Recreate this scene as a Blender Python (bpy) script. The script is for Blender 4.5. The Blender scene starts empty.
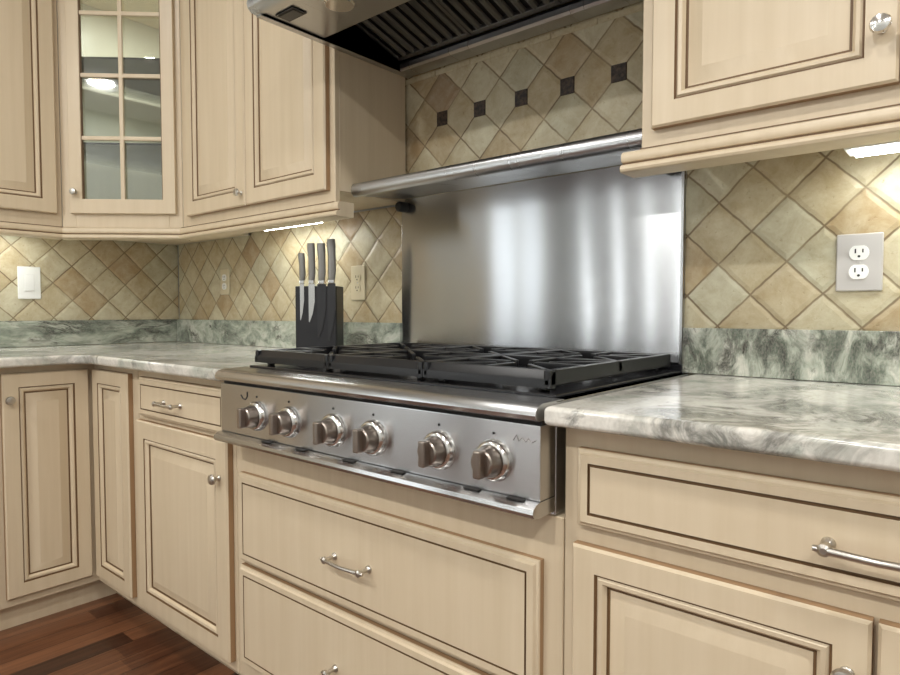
import bpy, bmesh, math, random
from mathutils import Vector, Matrix
random.seed(7)
C = bpy.context.scene.collection
PI = math.pi

# ------------------------------------------------------------------ materials
def new_mat(name):
    m = bpy.data.materials.new(name); m.use_nodes = True
    nt = m.node_tree; nt.nodes.clear()
    out = nt.nodes.new('ShaderNodeOutputMaterial')
    b = nt.nodes.new('ShaderNodeBsdfPrincipled')
    nt.links.new(b.outputs[0], out.inputs[0])
    return m, nt, b
class NT:
    def __init__(s, nt): s.nt = nt
    def n(s, t, **kw):
        nd = s.nt.nodes.new(t)
        for k, v in kw.items(): setattr(nd, k, v)
        return nd
    def l(s, a, b): s.nt.links.new(a, b)
    def math(s, op, a, b=None, c=None, clamp=False):
        nd = s.n('ShaderNodeMath', operation=op); nd.use_clamp = clamp
        for i, v in enumerate((a, b, c)):
            if v is None: continue
            if isinstance(v, (int, float)): nd.inputs[i].default_value = v
            else: s.l(v, nd.inputs[i])
        return nd.outputs[0]
    def mapping(s, scale=(1,1,1), rot=(0,0,0), loc=(0,0,0)):
        tc = s.n('ShaderNodeTexCoord'); mp = s.n('ShaderNodeMapping')
        mp.inputs['Scale'].default_value = scale; mp.inputs['Rotation'].default_value = rot
        mp.inputs['Location'].default_value = loc
        s.l(tc.outputs['Object'], mp.inputs[0]); return mp.outputs[0]
    def noise(s, vec, scale, detail=3, rough=.5, dist=0):
        nd = s.n('ShaderNodeTexNoise'); s.l(vec, nd.inputs['Vector'])
        nd.inputs['Scale'].default_value = scale; nd.inputs['Detail'].default_value = detail
        nd.inputs['Roughness'].default_value = rough; nd.inputs['Distortion'].default_value = dist
        return nd.outputs['Fac']
    def ramp(s, fac, stops, interp='LINEAR'):
        nd = s.n('ShaderNodeValToRGB'); cr = nd.color_ramp; cr.interpolation = interp
        while len(cr.elements) < len(stops): cr.elements.new(.5)
        for e, (p, c) in zip(cr.elements, stops): e.position = p; e.color = (*c, 1)
        s.l(fac, nd.inputs[0]); return nd.outputs[0]
    def mix(s, fac, a, b, blend='MIX'):
        nd = s.n('ShaderNodeMix', data_type='RGBA', blend_type=blend)
        for i, v in ((0, fac), (6, a), (7, b)):
            if isinstance(v, (int, float)): nd.inputs[i].default_value = v
            elif isinstance(v, tuple): nd.inputs[i].default_value = (*v, 1)
            else: s.l(v, nd.inputs[i])
        return nd.outputs[2]
    def bump(s, h, strength, dist, b):
        nd = s.n('ShaderNodeBump'); nd.inputs['Strength'].default_value = strength
        nd.inputs['Distance'].default_value = dist
        s.l(h, nd.inputs['Height']); s.l(nd.outputs[0], b.inputs['Normal'])
def srgb(r, g, b):
    f = lambda c: (c/255/12.92) if c/255 <= .04045 else ((c/255+.055)/1.055)**2.4
    return (f(r), f(g), f(b))
def simple(name, col, rough=.5, metal=0, **kw):
    m, nt, b = new_mat(name)
    b.inputs['Base Color'].default_value = (*col, 1); b.inputs['Roughness'].default_value = rough
    b.inputs['Metallic'].default_value = metal
    for k, v in kw.items(): b.inputs[k].default_value = v
    return m
def emit(name, col, s):
    m, nt, b = new_mat(name)
    b.inputs['Base Color'].default_value = (*col, 1)
    b.inputs['Emission Color'].default_value = (*col, 1); b.inputs['Emission Strength'].default_value = s
    return m
def mat_cream(name, a, c):
    m, nt, b = new_mat(name); N = NT(nt)
    v = N.mapping((38, 38, 1.6)); f = N.noise(v, 1.0, 4, .6)
    v2 = N.mapping((3, 3, 1)); f2 = N.noise(v2, 1.3, 2)
    col = N.ramp(f, [(.3, a), (.7, c)])
    col = N.mix(N.math('MULTIPLY', f2, .25), col, srgb(208, 184, 154))
    N.l(col, b.inputs['Base Color']); b.inputs['Roughness'].default_value = .36
    N.bump(f, .06, .002, b); return m
CREAM = mat_cream('cream_paint', srgb(209, 192, 163), srgb(217, 201, 174))
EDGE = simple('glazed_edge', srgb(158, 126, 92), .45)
GLAZE = simple('brown_glaze', srgb(112, 85, 56), .5)
def mat_steel(name, base, rough, aniso, T, bump=0, wave=0):
    m, nt, b = new_mat(name); N = NT(nt)
    b.inputs['Base Color'].default_value = (*base, 1); b.inputs['Metallic'].default_value = 1
    b.inputs['Anisotropic'].default_value = aniso
    cx = N.n('ShaderNodeCombineXYZ')
    for i in range(3): cx.inputs[i].default_value = T[i]
    if aniso: N.l(cx.outputs[0], b.inputs['Tangent'])
    v = N.mapping((2, 2, 260) if T[2] else (260, 2, 2)); f = N.noise(v, 1.0, 2)
    N.l(N.math('MULTIPLY_ADD', f, .03, rough-.015), b.inputs['Roughness'])
    if wave:
        v2 = N.mapping((1.0, 1.0, .7)); f2 = N.noise(v2, 3.2, 1)
        N.bump(f2, wave, .02, b)
    return m
STEEL = mat_steel('brushed_steel', (.58, .58, .585), .24, .9, (0, 0, 1))
SPLASH = mat_steel('brushed_steel_sheet', (.47, .475, .485), .175, 1.0, (0, 0, 1), wave=.05)
HOODST = mat_steel('hood_steel', (.50, .505, .51), .28, .5, (1, 0, 0))
CHROME = simple('polished_nickel', (.72, .70, .67), .16, 1)
NICKEL = simple('satin_nickel', (.56, .53, .48), .3, 1)
KNOBMET = simple('bronze_steel', (.36, .31, .27), .28, 1)
IRON = simple('cast_iron', (.009, .009, .010), .3, **{'Specular IOR Level': .38})
ENAMEL = simple('black_enamel', (.012, .012, .014), .22)
DARK = simple('dark_gap', (.02, .018, .016), .7)
BLACK = simple('black_plastic', (.012, .012, .012), .35)
FILTER = simple('filter_steel', (.20, .20, .20), .38, 1)
FILTDARK = simple('filter_shadow_metal', (.05, .05, .05), .5, .6)
PLATE = simple('metal_wall_plate', srgb(196, 192, 188), .35, .35)
WHITE = simple('white_plastic', srgb(236, 236, 232), .35)
BEIGE = simple('beige_plastic', srgb(206, 194, 164), .4)
SLOT = simple('outlet_slot', (.03, .03, .03), .6)
PAINT = simple('wall_paint', srgb(200, 203, 202), .8)
CEIL = simple('ceiling_paint', srgb(240, 238, 232), .85)
BLOCKF = simple('block_graphite', (.035, .035, .038), .3, .6)
BLADE = simple('blade_steel', (.62, .63, .63), .22, 1)
HANDLE = simple('knife_handle_steel', (.26, .25, .235), .36, 1)
BLADE_REFL = simple('blade_dark_reflection', (.05, .05, .053), .3, .7)  # dark reflection on the steel blades put into their base colour
ACCENT = None
LED = emit('lamp_diffuser', (.97, 1, .97), 36)
SKYW = emit('daylight_pane', (.94, .98, 1.0), 12.0)
BLIND = emit('daylight_soft_pane', (.90, .96, 1.0), 2.2)
CANM = emit('can_light_lens', (1, .95, .86), 22)

def mat_glass(tint=(.92, .95, .92), name='cabinet_glass'):
    m, nt, b = new_mat(name); N = NT(nt)
    tr = N.n('ShaderNodeBsdfTransparent'); tr.inputs[0].default_value = (*tint, 1)
    gl = N.n('ShaderNodeBsdfGlossy'); gl.inputs['Roughness'].default_value = .03
    fr = N.n('ShaderNodeFresnel'); fr.inputs[0].default_value = 1.6
    mx = N.n('ShaderNodeMixShader')
    N.l(N.math('MULTIPLY_ADD', fr.outputs[0], 1.2, .05, True), mx.inputs[0])
    N.l(tr.outputs[0], mx.inputs[1]); N.l(gl.outputs[0], mx.inputs[2])
    out = [n for n in nt.nodes if n.type == 'OUTPUT_MATERIAL'][0]
    N.l(mx.outputs[0], out.inputs[0]); return m
GLASS = mat_glass()
SHELFG = mat_glass((.96, .98, .97), 'glass_shelf')

def mat_tile(name, axis, pa, pz, diag=.15):
    m, nt, b = new_mat(name); N = NT(nt)
    tc = N.n('ShaderNodeTexCoord'); sp = N.n('ShaderNodeSeparateXYZ'); N.l(tc.outputs['Object'], sp.inputs[0])
    P = tc.outputs['Object']
    wob = N.noise(P, 26, 2); wob = N.math('MULTIPLY_ADD', wob, .009, -.0045)
    a = N.math('SUBTRACT', sp.outputs[axis], pa); z = N.math('SUBTRACT', sp.outputs[2], pz)
    a = N.math('ADD', a, wob)
    u = N.math('DIVIDE', N.math('ADD', a, z), diag); v = N.math('DIVIDE', N.math('SUBTRACT', a, z), diag)
    def edge(t):
        f = N.math('FRACT', N.math('ADD', t, 100.0)); return N.math('SUBTRACT', .5, N.math('ABSOLUTE', N.math('SUBTRACT', f, .5)))
    e = N.math('MINIMUM', edge(u), edge(v))
    def cell(t): return N.math('FLOOR', N.math('ADD', t, 100.0))
    cx = N.n('ShaderNodeCombineXYZ'); N.l(cell(u), cx.inputs[0]); N.l(cell(v), cx.inputs[1]); cx.inputs[2].default_value = axis*3.7+pa
    wn = N.n('ShaderNodeTexWhiteNoise'); N.l(cx.outputs[0], wn.inputs['Vector'])
    tone = N.ramp(wn.outputs['Value'], [(0, srgb(150, 122, 90)), (.10, srgb(178, 156, 118)), (.4, srgb(192, 179, 144)), (.7, srgb(203, 196, 166)), (.85, srgb(194, 192, 166)), (1, srgb(182, 176, 146))])
    mot = N.noise(P, 15, 7, .72, .4)
    col = N.mix(N.math('MULTIPLY_ADD', mot, 3.3, -1.2, True), N.mix(.42, tone, srgb(150, 124, 86)), N.mix(.30, tone, srgb(218, 213, 192)))
    pit = N.noise(P, 70, 4, .65)
    pitm = N.math('MULTIPLY_ADD', pit, -9, 3.55, True)
    col = N.mix(N.math('MULTIPLY', pitm, .5), col, srgb(136, 108, 70))
    g = N.math('MULTIPLY_ADD', e, -60, 1.75, True)       # grout mask
    gn = N.noise(P, 9, 3); g2 = N.math('MULTIPLY', g, N.math('MULTIPLY_ADD', gn, 2.2, -.35, True))
    col = N.mix(N.math('MULTIPLY', g, .6), col, srgb(164, 146, 112)); col = N.mix(N.math('MULTIPLY', g2, .8), col, srgb(98, 76, 50))
    N.l(col, b.inputs['Base Color']); b.inputs['Roughness'].default_value = .42
    h = N.math('MINIMUM', N.math('MULTIPLY', e, 9), 1.0)
    h = N.math('ADD', h, N.math('MULTIPLY', pitm, -.25)); h = N.math('ADD', h, N.math('MULTIPLY', mot, .35))
    N.bump(h, .55, .004, b); return m

PAL_T = [(.28, srgb(140, 144, 136)), (.40, srgb(190, 192, 182)), (.50, srgb(220, 217, 208)), (.62, srgb(232, 228, 219)), (.75, srgb(198, 198, 188))]
PAL_U = [(.30, srgb(84, 92, 84)), (.42, srgb(132, 142, 130)), (.52, srgb(170, 177, 162)), (.62, srgb(202, 204, 192)), (.75, srgb(146, 154, 142))]
PAL_V = [(.30, srgb(58, 62, 56)), (.44, srgb(110, 118, 106)), (.52, srgb(168, 174, 160)), (.61, srgb(212, 212, 200)), (.75, srgb(116, 122, 110))]
def mat_granite(name, stretch, off, dark=1.0, pal=PAL_T):
    m, nt, b = new_mat(name); N = NT(nt)
    P = N.mapping(stretch, loc=off)
    warp = N.n('ShaderNodeTexNoise'); N.l(P, warp.inputs['Vector']); warp.inputs['Scale'].default_value = 3.0; warp.inputs['Detail'].default_value = 3
    ad = N.n('ShaderNodeMix', data_type='RGBA', blend_type='ADD'); ad.inputs[0].default_value = .3
    N.l(P, ad.inputs[6]); N.l(warp.outputs['Color'], ad.inputs[7])
    Q = ad.outputs[2]
    n1 = N.noise(Q, 6.5, 9, .66, .35)
    col = N.ramp(n1, pal)
    n2 = N.noise(Q, 3.6, 8, .7, .5)
    vein = N.math('SUBTRACT', 1.0, N.math('MULTIPLY', N.math('ABSOLUTE', N.math('SUBTRACT', n2, .5)), 13), None, True)
    n3 = N.noise(Q, 4.0, 3); vm = N.math('MULTIPLY', vein, N.math('MULTIPLY_ADD', n3, 5, -2.0, True))
    col = N.mix(N.math('MULTIPLY', vm, .8*dark, None, True), col, srgb(74, 76, 70))
    n4 = N.noise(Q, 7, 6, .7); bl = N.math('MULTIPLY_ADD', n4, 12, -7.3, True)
    col = N.mix(N.math('MULTIPLY', bl, .8*dark, None, True), col, srgb(62, 60, 56))
    n5 = N.noise(P, 120, 2); col = N.mix(N.math('MULTIPLY_ADD', n5, .9, -.33, True), col, srgb(178, 172, 160))
    N.l(col, b.inputs['Base Color']); b.inputs['Roughness'].default_value = .13
    return m
GRAN_L = mat_granite('granite_left_top', (1, 1, 1), (0, 0, 0), .8)
GRAN_R = mat_granite('granite_right_top', (1.3, 1.0, 1), (4.2, 1.1, 0), 1.0)
GRAN_B = mat_granite('granite_upstand', (1.8, .9, 2.6), (1.7, .3, 2.2), 1.25, PAL_U)
GRAN_BR = mat_granite('granite_upstand_veined', (3.0, 1, 1.5), (5.1, .2, 0.4), 1.3, PAL_V)

def mat_floor():
    m, nt, b = new_mat('hardwood'); N = NT(nt)
    tc = N.n('ShaderNodeTexCoord'); sp = N.n('ShaderNodeSeparateXYZ'); N.l(tc.outputs['Object'], sp.inputs[0])
    row = N.math('DIVIDE', sp.outputs[0], .083); ri = N.math('FLOOR', row)
    wr = N.n('ShaderNodeTexWhiteNoise', noise_dimensions='1D'); N.l(ri, wr.inputs['W'])
    yl = N.math('ADD', N.math('DIVIDE', sp.outputs[1], .9), N.math('MULTIPLY', wr.outputs[0], 7.3))
    cx = N.n('ShaderNodeCombineXYZ'); N.l(ri, cx.inputs[0]); N.l(N.math('FLOOR', yl), cx.inputs[1])
    wn = N.n('ShaderNodeTexWhiteNoise'); N.l(cx.outputs[0], wn.inputs[0])
    g = N.noise(N.mapping((55, 2.4, 1)), 1.0, 5, .65, .8)
    v = N.math('ADD', N.math('MULTIPLY', wn.outputs[0], .5), N.math('MULTIPLY', g, .6))
    col = N.ramp(v, [(.2, srgb(38, 22, 15)), (.5, srgb(80, 48, 32)), (.8, srgb(130, 86, 58))])
    e = N.math('FRACT', row); e = N.math('SUBTRACT', .5, N.math('ABSOLUTE', N.math('SUBTRACT', e, .5)))
    gm = N.math('MULTIPLY_ADD', e, -40, 1.4, True)
    col = N.mix(N.math('MULTIPLY', gm, .8), col, srgb(36, 20, 14))
    N.l(col, b.inputs['Base Color']); b.inputs['Roughness'].default_value = .3
    N.bump(N.math('SUBTRACT', g, gm), .15, .002, b); return m
FLOOR = mat_floor()
def mat_accent():
    m, nt, b = new_mat('dark_accent_tile'); N = NT(nt)
    f = N.noise(N.mapping((1, 1, 1)), 120, 3); N.l(N.ramp(f, [(.35, srgb(34, 26, 22)), (.7, srgb(84, 66, 52))]), b.inputs['Base Color'])
    b.inputs['Roughness'].default_value = .4; N.bump(f, .6, .002, b); return m
ACCENT = mat_accent()

# ------------------------------------------------------------------ mesh builder
class MB:
    def __init__(s): s.bm = bmesh.new(); s.mats = []
    def mi(s, m):
        if m not in s.mats: s.mats.append(m)
        return s.mats.index(m)
    def _begin(s): s._f = set(s.bm.faces); s._v = set(s.bm.verts)
    def box(s, x0, x1, y0, y1, z0, z1, m, bevel=0, seg=2):
        bm = s.bm
        x0, x1 = sorted((x0, x1)); y0, y1 = sorted((y0, y1)); z0, z1 = sorted((z0, z1))
        vs = [bm.verts.new((x, y, z)) for x in (x0, x1) for y in (y0, y1) for z in (z0, z1)]
        k = s.mi(m); fs = []
        for q in ((0,1,3,2), (4,6,7,5), (0,4,5,1), (2,3,7,6), (0,2,6,4), (1,5,7,3)):
            f = bm.faces.new([vs[i] for i in q]); f.material_index = k; fs.append(f)
        if bevel:
            es = list({e for f in fs for e in f.edges})
            r = bmesh.ops.bevel(bm, geom=es, offset=bevel, segments=seg, profile=.5, affect='EDGES')
            for f in r['faces']: f.material_index = k
        return s
    def prism(s, pts, a0, a1, axis, m, bevel=0, seg=3, capm=None, top_only=False):
        """extrude a 2D polygon along axis: 'x' pts=(y,z); 'z' pts=(x,y); 'y' pts=(x,z)"""
        bm = s.bm; k = s.mi(m); kc = s.mi(capm) if capm else k
        def P(p, a): return {'x': (a, p[0], p[1]), 'y': (p[0], a, p[1]), 'z': (p[0], p[1], a)}[axis]
        A = [bm.verts.new(P(p, a0)) for p in pts]; B = [bm.verts.new(P(p, a1)) for p in pts]
        n = len(pts); fs = []
        for i in range(n):
            f = bm.faces.new((A[i], A[(i+1) % n], B[(i+1) % n], B[i])); f.material_index = k; fs.append(f)
        f1 = bm.faces.new(A); f2 = bm.faces.new(B)
        for f in (f1, f2): f.material_index = kc; fs.append(f)
        bmesh.ops.recalc_face_normals(bm, faces=fs)
        if bevel:
            es = list(f2.edges) if top_only else list(f1.edges)+list(f2.edges)
            r = bmesh.ops.bevel(bm, geom=es, offset=bevel, segments=seg, profile=.5, affect='EDGES')
            for f in r['faces']: f.material_index = k
        return s
    def rings(s, x0, x1, z0, z1, y, loops, mats, fillm):
        """nested rectangles: loops=(inset, depth towards -y); mats[i] = material between loop i and i+1"""
        bm = s.bm; L = []
        for (ins, d) in loops:
            L.append([bm.verts.new(p) for p in ((x0+ins, y-d, z0+ins), (x1-ins, y-d, z0+ins), (x1-ins, y-d, z1-ins), (x0+ins, y-d, z1-ins))])
        fs = []
        for i in range(len(L)-1):
            k = s.mi(mats[i])
            for j in range(4):
                f = bm.faces.new((L[i][j], L[i][(j+1) % 4], L[i+1][(j+1) % 4], L[i+1][j])); f.material_index = k; fs.append(f)
        if fillm: f = bm.faces.new(L[-1]); f.material_index = s.mi(fillm); fs.append(f)
        f = bm.faces.new(L[0]); f.material_index = s.mi(mats[0]); fs.append(f)
        bmesh.ops.recalc_face_normals(bm, faces=fs)
        return s
    def lathe(s, prof, m, M=Matrix(), n=28):
        """prof = (r, h) along local +z, transformed by M; closed at both ends on r=0"""
        bm = s.bm; k = s.mi(m); R = []; fs = []
        for r, h in prof:
            if r < 1e-6: R.append([bm.verts.new(M @ Vector((0, 0, h)))])
            else: R.append([bm.verts.new(M @ Vector((r*math.cos(2*PI*i/n), r*math.sin(2*PI*i/n), h))) for i in range(n)])
        for a, b in zip(R, R[1:]):
            for i in range(n):
                j = (i+1) % n
                if len(a) == 1 and len(b) == 1: continue
                if len(a) == 1: q = (a[0], b[i], b[j])
                elif len(b) == 1: q = (a[i], a[j], b[0])
                else: q = (a[i], a[j], b[j], b[i])
                f = bm.faces.new(q); f.material_index = k; fs.append(f)
        bmesh.ops.recalc_face_normals(bm, faces=fs)
        return s
    def tube(s, path, r, m, n=10):
        bm = s.bm; k = s.mi(m); path = [Vector(p) for p in path]; R = []; fs = []
        rs = r if isinstance(r, (list, tuple)) else [r]*len(path)
        up = None
        for i, p in enumerate(path):
            t = (path[min(i+1, len(path)-1)]-path[max(i-1, 0)]).normalized()
            if up is None: up = t.orthogonal().normalized()
            up = (up - t*up.dot(t)).normalized(); w = t.cross(up)
            R.append([bm.verts.new(p+rs[i]*(math.cos(2*PI*j/n)*up+math.sin(2*PI*j/n)*w)) for j in range(n)])
        for a, b in zip(R, R[1:]):
            for i in range(n):
                f = bm.faces.new((a[i], a[(i+1) % n], b[(i+1) % n], b[i])); f.material_index = k; fs.append(f)
        for q in (R[0], R[-1]): f = bm.faces.new(q); f.material_index = k; fs.append(f)
        bmesh.ops.recalc_face_normals(bm, faces=fs)
        return s
    def xform(s, M): bmesh.ops.transform(s.bm, matrix=M, verts=s.bm.verts); return s
    def build(s, name, parent=None, world=False, smooth=35):
        me = bpy.data.meshes.new(name)
        if parent is not None and world:
            off = Vector(parent.location)
            q = parent.parent
            while q: off += Vector(q.location); q = q.parent
            bmesh.ops.translate(s.bm, vec=-off, verts=s.bm.verts)
        s.bm.normal_update(); s.bm.to_mesh(me); s.bm.free()
        for m in s.mats: me.materials.append(m)
        if smooth:
            for p in me.polygons: p.use_smooth = True
            me.set_sharp_from_angle(angle=math.radians(smooth))
        o = bpy.data.objects.new(name, me); C.objects.link(o)
        if smooth:
            w = o.modifiers.new('weighted', 'WEIGHTED_NORMAL'); w.keep_sharp = True; w.weight = 60
        if parent is not None: o.parent = parent
        return o
def tag(o, label=None, cat=None, group=None, kind=None):
    if label: o['label'] = label
    if cat: o['category'] = cat
    if group: o['group'] = group
    if kind: o['kind'] = kind
    return o
def thing(name, label, cat, loc=(0,0,0), rz=0, group=None):
    o = bpy.data.objects.new(name, None); C.objects.link(o); o.empty_display_size = .1
    o.location = loc; o.rotation_euler = (0, 0, rz); return tag(o, label, cat, group)
def struct(name, b): o = b.build(name); tag(o, kind='structure'); return o

RX, RY, ZC = 5.4, -3.7, 2.74
# ------------------------------------------------------------------ the room
struct('floor', MB().box(0, RX, RY, 0, -.1, 0, FLOOR))
struct('ceiling', MB().box(0, RX, RY, 0, ZC, ZC+.1, CEIL))
WB = struct('wall_back', MB().box(-.12, RX+.12, 0.008, .13, 0, ZC, PAINT))
WY0, WY1, WZ0, WZ1 = -3.50, -2.62, .75, 2.15
wb = MB()
wb.box(-.13, -.008, RY, WY0, 0, ZC, PAINT); wb.box(-.13, -.008, WY1, .008, 0, ZC, PAINT)
wb.box(-.13, -.008, WY0, WY1, 0, WZ0, PAINT); wb.box(-.13, -.008, WY0, WY1, WZ1, ZC, PAINT)
WL = struct('wall_left', wb)
wb = MB()
wb.box(-.045, -.002, WY0, WY0+.05, WZ0, WZ1, WHITE); wb.box(-.045, -.002, WY1-.05, WY1, WZ0, WZ1, WHITE); wb.box(-.045, -.002, (WY0+WY1)/2-.025, (WY0+WY1)/2+.025, WZ0, WZ1, WHITE)
wb.box(-.045, -.002, WY0, WY1, WZ0, WZ0+.05, WHITE); wb.box(-.045, -.002, WY0, WY1, WZ1-.05, WZ1, WHITE)
wo = struct('window_5', wb)
MB().box(-.075, -.07, WY0+.02, WY1-.02, WZ0+.02, WZ1-.02, BLIND).build('window_pane', wo)
struct('wall_right', MB().box(RX, RX+.12, RY, .008, 0, ZC, PAINT))
def wall_with_holes(holes):
    b = MB(); xs = 0.
    for (a, c, z0, z1) in holes:
        b.box(xs, a, RY-.12, RY, 0, ZC, PAINT); b.box(a, c, RY-.12, RY, 0, z0, PAINT); b.box(a, c, RY-.12, RY, z1, ZC, PAINT); xs = c
    b.box(xs, RX, RY-.12, RY, 0, ZC, PAINT); return b
HOLES = [(.27, .33, .35, 1.75), (.58, .635, .35, 2.0), (.86, .91, .35, 2.0), (1.12, 1.175, .35, 2.05)]
struct('wall_front', wall_with_holes(HOLES))
for i, (a, c, z0, z1) in enumerate(HOLES):
    b = MB()
    hw = (c-a)/2
    for q in ((-hw, -hw+.012, z0, z1), (hw-.012, hw, z0, z1), (-hw+.012, hw-.012, z0, z0+.012), (-hw+.012, hw-.012, z1-.012, z1)): b.box(q[0], q[1], -.02, .02, q[2], q[3], WHITE)
    o = b.build('window_%d' % (i+1)); o.location = ((a+c)/2, RY-.02, 0); o.rotation_euler = (0, 0, PI); tag(o, kind='structure')
    p = MB().box(-hw+.0125, hw-.0125, -.004, .004, z0+.0125, z1-.0125, SKYW).build('window_pane', o)

# tile backsplashes on the walls
TA = mat_tile('tumbled_travertine', 0, 2.587, 1.316, .144)
TM = mat_tile('tumbled_travertine_inset', 0, 1.733, 1.676)
TB = mat_tile('tumbled_travertine_border', 0, .2, .9, 7.0)
TL = mat_tile('tumbled_travertine_side', 1, -.33, 1.26)
SX0, SX1 = 1.564, 2.510
tl = tag(MB().box(.008, SX0, 0, .008, .9, 1.42, TA).build('tile_backsplash', WB), 'diagonal beige stone tiles behind the knife block, between room corner and steel panel')
tr = tag(MB().box(SX1, 3.6, 0, .008, .9, 1.42, TA).build('tile_backsplash', WB), 'diagonal beige stone tiles around the metal outlet right of the steel panel')
tm = tag(MB().box(SX0, SX1+.05, 0, .008, 1.421, 1.90, TM).build('tile_backsplash', WB), 'diagonal beige stone tiles with small dark squares under the range hood')
ts = tag(MB().box(-.008, 0, -2.6, 0, .9, 1.46, TL).build('tile_backsplash', WL), 'diagonal beige stone tiles on the left wall under the glass door cabinet')
for k in range(6):
    x = 1.733+.15*k
    a = MB().box(x-.0215, x+.0215, -.003, .004, 1.6755-.0225, 1.6755+.0225, ACCENT, .0015, 1).build('accent_tile', tm)
    a['label'] = 'small dark brown square tile'
bt = MB()
for k in range(7):
    bt.box(SX0+.001+.1421*k, SX0+.140+.1421*k, -.003, .004, 1.815, 1.832, TB, .002, 1)
bt.build('border_strip', tm)

# ------------------------------------------------------------------ cabinet parts (local frame: x right, -y out of the face, z up)
T = .02
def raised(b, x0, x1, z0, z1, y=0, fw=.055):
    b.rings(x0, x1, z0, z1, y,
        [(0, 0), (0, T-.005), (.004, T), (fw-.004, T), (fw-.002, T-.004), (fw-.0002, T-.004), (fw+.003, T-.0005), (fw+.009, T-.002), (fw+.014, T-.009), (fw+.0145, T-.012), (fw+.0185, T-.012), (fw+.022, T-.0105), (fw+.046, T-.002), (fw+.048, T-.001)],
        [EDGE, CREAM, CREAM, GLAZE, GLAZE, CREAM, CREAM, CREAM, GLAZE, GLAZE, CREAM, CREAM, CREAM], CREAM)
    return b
def flatdoor(b, x0, x1, z0, z1, y=0, fw=.05):
    return raised(b, x0, x1, z0, z1, y, fw)
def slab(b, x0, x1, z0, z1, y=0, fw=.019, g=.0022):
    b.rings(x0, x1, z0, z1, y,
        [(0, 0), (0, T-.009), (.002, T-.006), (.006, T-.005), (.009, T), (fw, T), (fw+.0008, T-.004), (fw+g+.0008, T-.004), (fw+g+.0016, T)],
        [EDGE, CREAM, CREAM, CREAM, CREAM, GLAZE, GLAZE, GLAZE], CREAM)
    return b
def knob(parent, x, z, y=-T, s=1.0, m=NICKEL):
    M = Matrix.Translation((x, y, z)) @ Matrix.Rotation(PI/2, 4, 'X')
    MB().lathe([(0, 0), (.0085*s, 0), (.008*s, .003*s), (.005*s, .006*s), (.0048*s, .012*s), (.009*s, .015*s), (.0135*s, .019*s), (.0145*s, .023*s), (.0125*s, .0275*s), (.006*s, .0295*s), (0, .030*s)], m, M, 24).build('knob', parent)
def pull(parent, xc, z, half=.052, y=-T, r=.0042, m=NICKEL, sag=.006):
    b = MB()
    for sx in (-1, 1):
        M = Matrix.Translation((xc+sx*half, y, z)) @ Matrix.Rotation(PI/2, 4, 'X')
        b.lathe([(0, 0), (.0085, 0), (.008, .004), (.0045, .008), (.0042, .024), (.0075, .027), (.0078, .033), (.004, .036), (0, .036)], m, M, 18)
    b.tube([(xc-half-.012, y-.029, z), (xc-half, y-.030, z), (xc-half*.4, y-.030-sag*.7, z), (xc, y-.030-sag, z), (xc+half*.4, y-.030-sag*.7, z), (xc+half, y-.030, z), (xc+half+.012, y-.029, z)], [r*.8, r*1.15, r, r, r, r*1.15, r*.8], m, 12)
    b.build('handle', parent)
def carcass(t, x0, x1, z0, z1, depth, openings, toe=.078):
    """box with a face frame whose openings show a dark reveal"""
    b = MB()
    b.box(x0, x1, .018, depth, z0, z1, CREAM, .001, 1)
    b.box(x0, x1, 0, .018, z0, z1, CREAM, .0015, 1)
    o = b.build('body', t)
    if toe: MB().box(x0, x1, toe, toe+.015, 0, z0-.001, CREAM).build('toe_kick', t)
    return o

BZ = .088          # bottom of base cabinet boxes
FY = .636          # face frame plane
# corner base cabinet with two leaves
t = thing('corner_base_cabinet', 'cream corner base cabinet with two tall door leaves meeting in the inner corner', 'cabinet')
pts = [(.015, -.015), (.985, -.015), (.985, -FY), (FY, -FY), (FY, -.945), (.015, -.945)]
MB().prism(pts, BZ, .880, 'z', CREAM, .001, 1).build('body', t)
tk = [(.015, -.015), (.985, -.015), (.985, -FY+.078), (FY-.045, -FY+.078), (FY-.045, -.945), (.015, -.945)]
MB().prism(tk, 0, BZ-.001, 'z', CREAM).build('toe_kick', t)
d = flatdoor(MB(), .664, .946, .118, .860).xform(Matrix.Translation((0, -FY-.0005, 0))).build('door', t)
d2 = flatdoor(MB(), -.922, -.662, .118, .860)
d2.xform(Matrix.Translation((FY+.0005, 0, 0)) @ Matrix.Rotation(PI/2, 4, 'Z'))
d2 = d2.build('door', t)
kb = MB().lathe([(0, 0), (.0085, 0), (.005, .006), (.0048, .012), (.0135, .019), (.0145, .023), (.0125, .0275), (0, .030)], NICKEL, Matrix.Translation((FY+T, -.905, .775)) @ Matrix.Rotation(PI/2, 4, 'Y'), 24).build('knob', d2)
# left run base cabinet beyond the corner one
t = thing('base_cabinet', 'cream base cabinet at the left photo edge, left of the corner cabinet', 'cabinet', (FY, -1.65, 0), PI/2)
carcass(t, 0, .703, BZ, .880, FY-.015, None, .045)
d = flatdoor(MB(), .025, .35, .118, .860, -.0005).build('door', t); knob(d, .325, .775)
d = flatdoor(MB(), .354, .678, .118, .860, -.0005).build('door', t); knob(d, .38, .775)
# drawer over door
t = thing('base_cabinet', 'narrow cream base cabinet with one drawer above one door, left of the range top', 'cabinet', (0, -FY, 0))
carcass(t, .987, 1.559, BZ, .880, FY-.015, None)
d = slab(MB(), 1.022, 1.543, .733, .857, -.0005, .022).build('drawer', t); pull(d, 1.252, .790, .05)
d = raised(MB(), 1.005, 1.543, .118, .718, -.0005, .058).build('door', t); knob(d, 1.507, .615)
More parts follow.
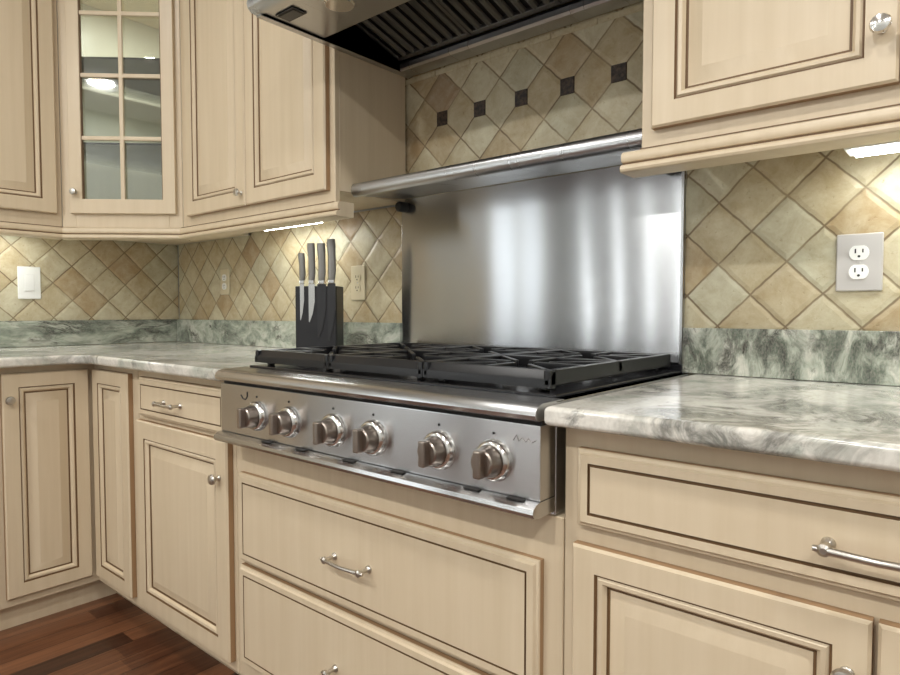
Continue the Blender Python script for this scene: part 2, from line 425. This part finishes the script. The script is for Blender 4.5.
# range top base cabinet
t = thing('base_cabinet', 'wide cream base cabinet with two deep drawers below the range top', 'cabinet', (0, -FY, 0))
carcass(t, 1.561, 2.545, BZ, .722, FY-.015, None)
for (z0, z1) in ((.413, .645), (.140, .402)):
    d = slab(MB(), 1.594, 2.508, z0, z1, -.0005, .022).build('drawer', t); pull(d, 2.04, (z0+z1)/2-.006 if z0 > .3 else .27, .055)
# right base cabinet
t = thing('base_cabinet', 'cream base cabinet with one wide drawer over two doors, right of the range top', 'cabinet', (0, -FY, 0))
carcass(t, 2.547, 3.408, BZ, .880, FY-.015, None)
d = slab(MB(), 2.577, 3.380, .722, .846, -.0005, .021, .0032).build('drawer', t); pull(d, 2.979, .777, .052, r=.0048)
d = raised(MB(), 2.571, 2.974, .118, .692, -.0005, .044).build('door', t); knob(d, 2.950, .622)
d = raised(MB(), 2.980, 3.384, .118, .692, -.0005, .044).build('door', t); knob(d, 3.005, .622)

# ------------------------------------------------------------------ worktops
CE, CB, CT = .690, .882, .914
arc = [(CE+.07-.07*math.cos(a), -CE-.07+.07*math.sin(a)) for a in [PI/2*k/6 for k in range(7)]]
pl = [(.002, -.002), (.002, -2.3), (CE, -2.3)] + arc + [(1.570, -CE), (1.570, -.002)]
tag(MB().prism(pl, CB, CT, 'z', GRAN_L, .009, 4).build('countertop'), 'pale green and white L-shaped stone countertop left of the range top', 'countertop')
pr_ = [(2.540, -.002), (2.540, -CE), (3.6, -CE), (3.6, -.002)]
tag(MB().prism(pr_, CB, CT, 'z', GRAN_R, .009, 4).build('countertop'), 'white and grey veined stone countertop right of the range top', 'countertop')
ZG = 1.0235
tag(MB().box(.0015, .022, -2.3, -.0235, CT+.001, ZG, GRAN_B, .002).build('stone_upstand'), 'green grey stone upstand along the left wall under the switch plate', 'upstand')
tag(MB().box(.0015, SX0-.002, -.0225, -.0015, CT+.001, ZG, GRAN_B, .002).build('stone_upstand'), 'green grey stone upstand behind the knife block', 'upstand')
tag(MB().box(SX1+.003, 3.6, -.0225, -.0015, CT+.001, ZG, GRAN_BR, .002).build('stone_upstand'), 'dark veined stone upstand below the metal outlet right of the steel panel', 'upstand')

# ------------------------------------------------------------------ upper cabinets
UF = .31; UFL = .328
def rail_profile(yo):
    # (y, z) section of the light rail in front of face plane y=0 (local), solid 6 cm deep
    return [(.045, 1.387), (-.008, 1.387), (-.0135, 1.384), (-.0165, 1.377), (-.0165, 1.3695), (-.0135, 1.3650), (-.008, 1.3635), (-.008, 1.3610), (-.016, 1.3595), (-.0215, 1.355), (-.0225, 1.350), (-.020, 1.3455), (-.014, 1.3435), (.045, 1.3435)]
def upper(t, x0, x1, depth, ztop, left_end=0, right_end=0):
    b = MB(); b.box(x0, x1, .018, depth, 1.424, ztop, CREAM, .001, 1); b.box(x0, x1, 0, .018, 1.388, ztop, CREAM, .0015, 1); b.build('body', t)
    MB().prism(rail_profile(0), x0-left_end, x1+right_end, 'x', CREAM).build('light_rail', t)
    g = MB(); g.box(x0-left_end*.98, x1+right_end*.98, -.0105, -.0085, 1.3608, 1.3638, GLAZE); g.box(x0, x1, -.0085, -.0002, 1.3872, 1.3892, GLAZE); g.build('glaze_line', t)
ZT = 2.42
t = thing('wall_cabinet', 'cream double-door wall cabinet left of the range hood', 'cabinet', (0, -UF, 0))
upper(t, .664, 1.580, UF-.009, ZT, 0, .03)
d = raised(MB(), .725, 1.128, 1.425, 2.38, -.0005, .055).build('door', t); knob(d, 1.108, 1.468, s=.9)
d = raised(MB(), 1.133, 1.556, 1.425, 2.38, -.0005, .055).build('door', t)
t = thing('wall_cabinet', 'cream wall cabinet with nickel knob right of the range hood', 'cabinet', (0, -UF, 0))
upper(t, 2.530, 3.385, UF-.009, ZT, .036, .03)
d = raised(MB(), 2.556, 2.955, 1.422, 2.38, -.0005, .050).build('door', t); knob(d, 2.932, 1.508, s=1.05, m=CHROME)
d = raised(MB(), 2.961, 3.360, 1.422, 2.38, -.0005, .050).build('door', t); knob(d, 2.985, 1.508, s=1.05, m=CHROME)
t = thing('wall_cabinet', 'cream wall cabinet on the left wall, left of the glass door cabinet', 'cabinet', (UFL, -1.50, 0), PI/2)
upper(t, 0, .876, UFL-.009, ZT, 0, 0)
d = raised(MB(), .025, .425, 1.436, 2.38, -.0005, .055).build('door', t); knob(d, .385, 1.48, s=.9)
d = raised(MB(), .430, .856, 1.436, 2.38, -.0005, .055).build('door', t)
# diagonal glass corner cabinet: built in world axes on a rotated face
DL = Vector((UFL, -.622)); DR = Vector((.662, -UF)); W = (DR-DL).length; DA = math.atan2(DR.y-DL.y, DR.x-DL.x)
t = thing('corner_wall_cabinet', 'cream diagonal corner wall cabinet with an eight-pane glass door', 'cabinet', (DL.x, DL.y, 0), DA)
def toloc(x, y):
    v = Vector((x-DL.x, y-DL.y)); c = math.cos(DA); n = math.sin(DA); return (v.x*c+v.y*n, -v.x*n+v.y*c)
poly = [toloc(*p) for p in ((DL.x, DL.y), (.0105, DL.y), (.0105, -.0105), (DR.x, -.0105), (DR.x, DR.y))]
INT = mat_cream('cream_interior', srgb(200, 196, 180), srgb(210, 206, 190))
b = MB()
def wallseg(b, p, q, th, z0, z1, m):
    p, q = Vector(p), Vector(q); dv = (q-p).normalized(); nv = Vector((dv.y, -dv.x))*th
    b.prism([tuple(p), tuple(q), tuple(q-nv), tuple(p-nv)], z0, z1, 'z', m)
for i in range(4): wallseg(b, poly[i+1], poly[i], .012, 1.388, ZT, INT)
inner = [(0.016, .001)] + [(p[0]*.97+W/2*.03, p[1]*.97) for p in poly[1:4]] + [(W-.016, .001)]
b.prism(inner, 1.388, 1.404, 'z', CREAM); b.prism(inner, ZT-.016, ZT, 'z', CREAM)
b.build('body', t)
b = MB()
b.box(0, .052, -.001, .018, 1.388, ZT, CREAM, .0015, 1); b.box(W-.052, W, -.001, .018, 1.388, ZT, CREAM, .0015, 1)
b.box(.052, W-.052, -.001, .018, 1.388, 1.475, CREAM); b.box(.052, W-.052, -.001, .018, 2.36, ZT, CREAM); b.build('face_frame', t)
for z in (1.715, 2.045):
    MB().prism([(.06, .03)]+[(p[0]*.93+W/2*.07, p[1]*.93+.01) for p in poly[1:4]]+[(W-.06, .03)], z, z+.008, 'z', SHELFG, .002, 1).build('shelf', t)
MB().prism(rail_profile(0), -.011, W+.011, 'x', CREAM).build('light_rail', t)
MB().box(0, W, -.0105, -.0085, 1.3608, 1.3638, GLAZE).build('glaze_line', t)
x0, x1, z0, z1 = .037, W-.021, 1.440, 2.38
b = MB(); fw = .048
b.box(x0, x0+fw, -T, -.001, z0, z1, CREAM, .003); b.box(x1-fw, x1, -T, -.001, z0, z1, CREAM, .003)
b.box(x0+fw-.003, x1-fw+.003, -T, -.001, z0, z0+.055, CREAM, .003); b.box(x0+fw-.003, x1-fw+.003, -T, -.001, z1-.055, z1, CREAM, .003)
b.box(x0+fw, x0+fw+.0025, -T+.003, -.003, z0+.055, z1-.055, GLAZE); b.box(x1-fw-.0025, x1-fw, -T+.003, -.003, z0+.055, z1-.055, GLAZE)
d = b.build('door', t)
pk = MB().lathe([(0, 0), (.032, 0), (.032, .012), (0, .012)], WHITE, Matrix.Translation((W/2, .16, ZT-.032)), 24).build('puck_light', t)
L = bpy.data.lights.new('puck', 'AREA'); L.shape = 'DISK'; L.size = .06; L.energy = 6; L.color = (.96, 1, .97)
q = bpy.data.objects.new('puck_lamp', L); C.objects.link(q); q.parent = t; q.location = (W/2, .16, ZT-.036)
b = MB(); xm = (x0+x1)/2
b.box(xm-.008, xm+.008, -T+.003, -.004, z0+.054, z1-.054, CREAM, .003)
for z in (1.728, 1.966, 2.200): b.box(x0+fw-.001, x1-fw+.001, -T+.004, -.004, z-.008, z+.008, CREAM, .003)
b.build('muntins', d)
MB().box(x0+fw-.002, x1-fw+.002, -.0032, -.0012, z0+.053, z1-.053, GLASS).build('glass_pane', d)
knob(d, x0+.024, 1.520, s=.9)

# under-cabinet lights
def ucl(name_label, loc, rz, L, h=.018):
    t = thing('under_cabinet_light', name_label, 'light', loc, rz)
    MB().box(-L/2, L/2, -.035, .035, -h, 0, WHITE, .003).build('housing', t)
    MB().box(-L/2+.012, L/2-.012, -.028, .028, -h-.0045, -h-.0005, LED, .001, 1).build('diffuser', t)
ucl('slim white lit lamp under the wall cabinet right of the hood', (3.115, -.105, 1.4235), 0, .52, .056)
ucl('slim white lit lamp under the double-door wall cabinet behind the knife block', (1.072, -.12, 1.4235), 0, .375, .040)
ucl('slim white lit lamp under the wall cabinet over the left wall switch', (.125, -.84, 1.4235), PI/2, .36, .040)

# ------------------------------------------------------------------ range top
X0, X1 = 1.576, 2.532
t = thing('gas_cooktop', 'stainless steel six-burner gas range top with six round front knobs', 'cooktop', ((X0+X1)/2, -.35, .724))
MB().box(X0, X1, -.640, -.022, .7245, .914, STEEL, .001, 1).build('body', t, True)
MB().prism([(-.615, .916), (-.682, .916), (-.694, .913), (-.702, .906), (-.704, .898), (-.701, .891), (-.694, .888), (-.641, .888), (-.641, .9145), (-.615, .9145)], X0, X1, 'x', STEEL).build('front_ledge', t, True)
b = MB(); b.box(X0+.003, X1-.003, -.680, -.641, .881, .8875, DARK); b.build('ledge_gap', t, True)
pan = MB().box(X0, X1, -.688, -.641, .758, .8805, STEEL, .002, 2).build('control_panel', t, True)
b = MB()
b.prism([(-.641, .7575), (-.688, .7575), (-.700, .755), (-.708, .749), (-.710, .742), (-.706, .735), (-.698, .732), (-.641, .732)], X0, X1, 'x', STEEL)
b.build('bottom_rail', t, True)
for x in (1.79, 1.92, 2.08, 2.22, 2.40, 2.49): MB().box(x-.016, x+.016, -.7005, -.690, .7565, .7585, DARK).build('vent_slot', t, True)
b = MB()   # black recessed spill tray with a steel border
b.box(X0+.012, X1-.018, -.612, -.030, .9142, .921, ENAMEL, .002, 1); b.build('spill_tray', t, True)
b = MB(); b.box(X0, X1-.016, -.029, -.0225, .9142, .934, ENAMEL, .001, 1); b.build('rear_trim', t, True)
KX = (1.738, 1.866, 2.022, 2.145, 2.318, 2.440)
for x in KX:
    M = Matrix.Translation((x, -.688, .812)) @ Matrix.Rotation(PI/2, 4, 'X')
    bz = MB().lathe([(0, 0), (.035, 0), (.036, .003), (.034, .009), (.031, .012), (.0285, .0125), (.028, .010), (0, .010)], CHROME, M, 40).build('knob_bezel', t, True)
    b = MB().lathe([(0, .0105), (.0265, .0105), (.0268, .016), (.0255, .022), (.0235, .030), (.0225, .034), (.020, .036), (0, .0365)], KNOBMET, M, 36)
    b.box(x-.0075, x+.0075, -.688-.0500, -.688-.030, .812-.0235, .812+.0235, KNOBMET, .0035, 3)
    kn = b.build('control_knob', t, True)
    b = MB()
    M2 = Matrix.Translation((x, -.6885, .858)) @ Matrix.Rotation(PI/2, 4, 'X')
    b.lathe([(0, 0), (.0026, 0), (.0026, .0006), (0, .0006)], BLACK, M2, 12)
    b.build('knob_mark', t, True)
# small engraved script marks at both ends of the panel
b = MB()
for (xc, zc, s) in ((2.502, .855, 1.0),):
    pth = [(xc-.022*s, -.6885, zc-.004), (xc-.016*s, -.6885, zc+.006), (xc-.011*s, -.6885, zc-.004), (xc-.004*s, -.6885, zc+.003), (xc+.002*s, -.6885, zc-.004), (xc+.008*s, -.6885, zc+.003), (xc+.013*s, -.6885, zc-.004), (xc+.022*s, -.6885, zc+.001)]
    b.tube(pth, .0006, KNOBMET, 6)
b.build('script_emblem', t, True)
b = MB(); xc = 1.690; zc = .855
b.tube([(xc-.020, -.6885, zc+.002), (xc-.012, -.6885, zc-.006), (xc, -.6885, zc-.008), (xc+.008, -.6885, zc+.000), (xc+.008, -.6885, zc+.012)], .0014, BLACK, 6)
b.build('script_emblem', t, True)
# burners
GX0, GX1 = 1.598, 2.498
BW = (GX1-GX0)/3
GX = [GX0+BW*(i+.5) for i in range(3)]
for gx in GX:
    for gy in (-.455, -.185):
        M = Matrix.Translation((gx, gy, .9212))
        b = MB().lathe([(0, 0), (.060, 0), (.058, .004), (.046, .006), (.045, .010), (0, .010)], FILTER, M, 28); b.build('burner_base', t, True)
        MB().lathe([(0, .0103), (.036, .0103), (.039, .013), (.037, .018), (.030, .020), (0, .0205)], IRON, M, 28).build('burner_cap', t, True)
# grates lift out: three things
def grate(label, gx):
    t = thing('burner_grate', label, 'grate', (gx, -.325, .9212), 0, 'cast iron grates on the range top')
    w, d, zb, zt = BW/2-.0006, .277, .010, .040
    b = MB()
    b.prism([(-d, zb-.002), (-d, zb+.012), (-d+.002, zb+.015), (-d+.011, zt-.001), (-d+.013, zt), (-d+.018, zt), (-d+.018, zb-.002)], -w, w, 'x', IRON); b.box(-w, w, d-.016, d, zb-.002, zt, IRON, .004)
    b.box(-w, -w+.015, -d, d, zb, zt, IRON, .004); b.box(w-.015, w, -d, d, zb, zt, IRON, .004)
    b.box(-w, w, -.010, .010, zb+.006, zt, IRON, .003)
    b.build('frame', t)
    f = MB()
    for cy in (-.137, .137):
        for a in range(4):
            M = Matrix.Translation((0, cy, 0)) @ Matrix.Rotation(a*PI/2, 4, 'Z')
            q = MB(); L = (w if a % 2 == 0 else .128)
            q.box(.030, L-.004, -.0065, .0065, zb+.012, zt, IRON, .0025)
            q.xform(M)
            me = bpy.data.meshes.new('tmp'); q.bm.to_mesh(me); q.bm.free(); f.bm.from_mesh(me); bpy.data.meshes.remove(me)
        for sx in (-1, 1):
            for sy in (-1, 1):
                p0 = Vector((sx*(w-.010), cy+sy*.125, 0)); p1 = Vector((sx*.040, cy+sy*.036, 0))
                q = MB(); dv = p1-p0; q.box(0, dv.length, -.0055, .0055, zb+.012, zt-.001, IRON, .0025)
                q.xform(Matrix.Translation(p0) @ Matrix.Rotation(math.atan2(dv.y, dv.x), 4, 'Z'))
                me = bpy.data.meshes.new('tmp'); q.bm.to_mesh(me); q.bm.free(); f.bm.from_mesh(me); bpy.data.meshes.remove(me)
    f.mi(IRON); f.build('fingers', t)
    for sx in (-1, 1):
        for sy in (-1, 1):
            x, y = sx*(w-.030), sy*(d-.030)
            MB().box(x-.008, x+.008, y-.008, y+.008, 0.0002, zb+.004, IRON, .002, 1).build('foot', t)
for gx, lb in zip(GX, ('black cast iron grate over the left burners, nearest the knife block', 'black cast iron grate over the middle burners', 'black cast iron grate over the right burners, beside the right countertop')):
    grate(lb, gx)

# ------------------------------------------------------------------ steel wall panel and its shelf
t = thing('steel_backguard', 'tall brushed stainless steel panel behind the range top with shelf above', 'backguard', ((SX0+SX1)/2, -.012, .915))
MB().box(SX0, SX1, -.014, -.001, .9155, 1.436, SPLASH, .002, 2).build('panel', t, True)
b = MB()
b.prism([(-.0145, 1.4365), (-.225, 1.417), (-.233, 1.412), (-.242, 1.413), (-.249, 1.420), (-.252, 1.431), (-.250, 1.443), (-.243, 1.451), (-.233, 1.453), (-.223, 1.449), (-.218, 1.440), (-.216, 1.431), (-.0145, 1.446)], 1.583, SX1-.004, 'x', HOODST)
b.build('shelf', t, True)
for x in (SX0+.020, SX1-.03):
    M = Matrix.Translation((x, -.015, 1.408)) @ Matrix.Rotation(PI/2, 4, 'X')
    MB().lathe([(0, 0), (.017, 0), (.017, .030), (.013, .036), (0, .036)], FILTDARK, M, 20).build('bracket', t, True)
for x in (SX1-.006,): MB().box(x, x+.006, -.016, -.0142, .9355, 1.420, HOODST).build('edge_trim', t, True)

# ------------------------------------------------------------------ hood
HX0, HX1, HZ = 1.584, 2.524, 1.834
t = thing('range_hood', 'stainless steel range hood with dark slatted filters above the range top', 'range hood', ((HX0+HX1)/2, -.3, HZ))
b = MB()
b.box(HX0, HX0+.022, -.575, -.001, HZ, 1.99, HOODST, .001, 1); b.box(HX1-.022, HX1, -.575, -.001, HZ, 1.99, HOODST, .001, 1)
b.prism([(-.575, HZ+.004), (-.590, HZ+.006), (-.600, HZ+.014), (-.604, HZ+.026), (-.600, HZ+.040), (-.588, HZ+.048), (-.588, 1.99), (-.570, 1.99), (-.570, HZ+.004)], HX0, HX1, 'x', HOODST)
bm = b.bm; k = b.mi(HOODST)
lo = [bm.verts.new(p) for p in ((HX0, -.588, 1.99), (HX1, -.588, 1.99), (HX1, -.001, 1.99), (HX0, -.001, 1.99))]
hi = [bm.verts.new(p) for p in ((1.86, -.29, 2.26), (2.25, -.29, 2.26), (2.25, -.001, 2.26), (1.86, -.001, 2.26))]
fs = [bm.faces.new((lo[i], lo[(i+1) % 4], hi[(i+1) % 4], hi[i])) for i in range(4)] + [bm.faces.new(lo), bm.faces.new(hi)]
bmesh.ops.recalc_face_normals(bm, faces=fs)
for f in fs: f.material_index = k
b.box(1.86, 2.25, -.29, -.001, 2.26, ZC-.002, HOODST)
b.build('canopy', t, True)
b = MB()
b.box(HX0+.0225, HX1-.0225, -.569, -.372, HZ+.006, HZ+.012, HOODST)
b.box(HX0+.0225, HX1-.0225, -.378, -.372, HZ+.012, 1.985, FILTDARK)
lp = b.build('underside_panel', t, True)
b = MB(); b.box(1.625, 1.70, -.545, -.500, HZ+.002, HZ+.0055, FILTDARK, .001, 1); b.box(1.632, 1.693, -.538, -.507, HZ+.0005, HZ+.0018, BLACK); b.build('switch_recess', lp, True)
for x in (1.80, 2.32):
    M = Matrix.Translation((x, -.475, HZ+.0015))
    MB().lathe([(0, 0), (.036, 0), (.040, .0042), (0, .0042)], CHROME, M, 28).build('hood_lamp', lp, True)
b = MB()
b.prism([(-.058, HZ+.001), (-.010, HZ-.001), (-.002, HZ+.004), (-.002, HZ+.036), (-.050, HZ+.036), (-.064, HZ+.022), (-.064, HZ+.008)], HX0+.0225, HX1-.0225, 'x', HOODST)
b.build('rear_rail', t, True)
FW = (HX1-HX0-.050)/3
y0, zz0, y1, zz1 = -.366, 1.950, -.066, 1.868
ang = math.atan2(zz1-zz0, y1-y0); LEN = math.hypot(y1-y0, zz1-zz0)
for i in range(3):
    cx = HX0+.025+FW*(i+.5)
    b = MB()
    b.box(-FW/2+.001, FW/2-.001, 0, LEN, .010, .014, FILTDARK)
    b.box(-FW/2+.001, FW/2-.001, 0, .016, -.004, .010, FILTER, .001, 1); b.box(-FW/2+.001, FW/2-.001, LEN-.016, LEN, -.004, .010, FILTER, .001, 1)
    for sx in (-1, 1): b.box(sx*(FW/2-.001), sx*(FW/2-.013), 0, LEN, -.004, .010, FILTER, .001, 1)
    ns = 7; st = (FW-.030)/ns
    for j in range(ns):
        xx = -FW/2+.015+st*(j+.5)
        b.prism([(xx-.0115, .004), (xx-.008, -.002), (xx, -.005), (xx+.008, -.002), (xx+.0115, .004), (xx+.008, .002), (xx, -.001), (xx-.008, .002)], .016, LEN-.016, 'y', FILTER)
    b.xform(Matrix.Translation((cx, y0, zz0)) @ Matrix.Rotation(ang, 4, 'X'))
    fo = b.build('filter', t, True)
    h = MB(); h.tube([(-.03, .055, -.004), (-.03, .055, -.020), (-.02, .055, -.026), (.02, .055, -.026), (.03, .055, -.020), (.03, .055, -.004)], .003, CHROME, 8)
    h.xform(Matrix.Translation((cx, y0, zz0)) @ Matrix.Rotation(ang, 4, 'X')); h.build('filter_handle', fo, True)

# ------------------------------------------------------------------ outlets and switch
def duplex(label, loc, rz, plate, face, slots=True, w=.082, h=.118):
    t = thing('outlet', label, 'outlet', loc, rz)
    MB().box(-w/2, w/2, -.007, -.0005, -h/2, h/2, plate, .003, 3).build('plate', t)
    for s in (-1, 1):
        pts = []
        for k in range(24):
            a = 2*PI*k/24; x = .0175*math.cos(a); z = .0175*math.sin(a); z = max(-.0145, min(.0145, z)); pts.append((x, z+s*.0195))
        r = MB().prism(pts, -.0095, -.007, 'y', face).build('receptacle', t)
        b = MB(); c = s*.0195
        b.box(-.0078, -.0052, -.0099, -.0094, c-.001, c+.008, SLOT); b.box(.0052, .0078, -.0099, -.0094, c+.000, c+.0075, SLOT)
        b.lathe([(0, 0), (.0026, 0), (.0026, .0005), (0, .0005)], SLOT, Matrix.Translation((0, -.0095, c-.0075)) @ Matrix.Rotation(PI/2, 4, 'X'), 12)
        b.build('slots', r)
    MB().lathe([(0, 0), (.003, 0), (.0026, .0012), (0, .0014)], PLATE, Matrix.Translation((0, -.007, 0)) @ Matrix.Rotation(PI/2, 4, 'X'), 12).build('screw', t)
duplex('metal-plated duplex outlet with white sockets on the tiles right of the range', (2.868, 0, 1.1635), 0, PLATE, WHITE)
duplex('beige outlet on the tiles just right of the knife block', (1.335, 0, 1.165), 0, BEIGE, BEIGE, w=.074, h=.125)
duplex('beige outlet on the back tiles near the room corner', (.44, 0, 1.195), 0, BEIGE, WHITE, w=.072, h=.115)
t = thing('light_switch', 'white wall switch plate on the left wall tiles', 'switch', (0, -.645, 1.182), PI/2)
MB().box(-.042, .042, -.007, -.0005, -.068, .068, WHITE, .003, 3).build('plate', t)
MB().box(-.017, .017, -.010, -.0072, -.034, .034, WHITE, .0015, 2).build('rocker', t)

# ------------------------------------------------------------------ knife block and its knives
KB = Vector((1.358, -.200, .9145)); KR = math.radians(33)
t = thing('knife_block', 'dark grey magnetic knife block on the countertop left of the range top', 'knife block', KB, KR)
MB().box(-.071, .071, -.030, .048, .008, .232, BLACK, .002, 2).build('block_body', t)
MB().box(-.069, .069, -.0345, -.0305, .010, .231, BLOCKF, .001, 1).build('front_plate', t)
MB().box(-.073, .073, -.036, .052, 0, .0075, BLACK, .002, 1).build('base', t)
KM = Matrix.Translation(KB) @ Matrix.Rotation(KR, 4, 'Z')
def knife(label, lx, ly, blade_w, z_tip, z_neck, z_top, hw, bm_=None):
    p = KM @ Vector((lx, ly, z_tip))
    t = thing('knife', label, 'knife', p, KR, 'knives on the magnetic block')
    H = z_neck-z_tip
    pts = [(-blade_w/2, H), (-blade_w/2, H*.02), (-blade_w*.35, 0), (blade_w*.15, H*.22), (blade_w/2, H*.55), (blade_w/2, H)]
    MB().prism(pts, -.0011, .0011, 'y', bm_ or BLADE).build('blade', t)
    b = MB(); L = z_top-z_neck
    b.box(-hw*.65, hw*.65, -.006, .006, H+.0005, H+.012, BLADE, .002, 2)
    sec = [(0.012, .75), (.30, .92), (.6, .85), (.85, 1.0), (1.0, .92)]
    q = bmesh.new(); R = []
    for f, s in sec:
        z = H+L*f if f > .02 else H+.011
        R.append([b.bm.verts.new((hw*s*math.cos(2*PI*k/14)+.002*math.sin(f*4), .0085*s*math.sin(2*PI*k/14), z)) for k in range(14)])
    q.free(); k_ = b.mi(HANDLE); fs = []
    for A, B in zip(R, R[1:]):
        for k in range(14):
            f = b.bm.faces.new((A[k], A[(k+1) % 14], B[(k+1) % 14], B[k])); f.material_index = k_; fs.append(f)
    for A in (R[0], R[-1]): f = b.bm.faces.new(A); f.material_index = k_; fs.append(f)
    bmesh.ops.recalc_face_normals(b.bm, faces=fs)
    b.build('handle', t)
F_ = -.0360
knife('small steel knife with the shortest handle, leftmost on the knife block', -.045, F_, .014, .118, .238, .340, .0120)
knife('steel knife with a bright tapering blade, second from left on the knife block', -.012, F_, .021, .112, .238, .372, .0135)
knife('steel knife with a dark handle and dark-reflecting blade, third from left on the knife block', .022, F_, .030, .060, .238, .372, .0145, BLADE_REFL)
knife('large steel knife with the tallest handle, rightmost on the knife block', .056, F_, .026, .050, .240, .385, .0150, BLADE_REFL)

# ------------------------------------------------------------------ lights of the room: recessed cans, window daylight
for i, (x, y) in enumerate(((1.2, -1.4), (2.65, -1.4), (4.1, -1.4), (1.2, -2.9), (2.65, -2.9), (4.1, -2.9))):
    o = MB().lathe([(0, 0), (.062, 0), (.066, .004), (.085, .003), (.088, .0078), (0, .0078)], CANM if False else WHITE, Matrix.Translation((0, 0, 0)), 32).build('recessed_light')
    o.location = (x, y, ZC-.0085); tag(o, 'white recessed ceiling light above the kitchen', 'ceiling light', 'recessed ceiling lights')
    L = bpy.data.lights.new('can', 'AREA'); L.shape = 'DISK'; L.size = .16; L.energy = (36 if x > 4 else 11) if y > -2 else 40; L.color = (1, .985, .955)
    q = bpy.data.objects.new('can_lamp', L); C.objects.link(q); q.parent = o; q.location = (0, 0, -.012)
def area(name, loc, target, sx, sy, e, col):
    L = bpy.data.lights.new(name, 'AREA'); L.shape = 'RECTANGLE'; L.size = sx; L.size_y = sy; L.energy = e; L.color = col
    o = bpy.data.objects.new(name, L); C.objects.link(o); o.location = loc
    o.rotation_euler = (Vector(target)-Vector(loc)).to_track_quat('-Z', 'Y').to_euler(); return o
w = bpy.data.worlds.new('world'); bpy.context.scene.world = w; w.use_nodes = True
w.node_tree.nodes['Background'].inputs[0].default_value = (.8, .88, 1, 1); w.node_tree.nodes['Background'].inputs[1].default_value = .6

# ------------------------------------------------------------------ camera
cam = bpy.data.cameras.new('camera'); co = bpy.data.objects.new('camera', cam); C.objects.link(co)
co.location = (3.065, -1.546, 1.063); co.rotation_euler = (math.radians(90-2.374), 0, math.radians(40.057))
cam.sensor_width = 36; cam.lens = 633/900*36; cam.clip_start = .05
sc = bpy.context.scene; sc.camera = co
sc.view_settings.view_transform = 'Standard'; sc.view_settings.look = 'None'; sc.view_settings.gamma = 1
sc.view_settings.exposure = -0.56
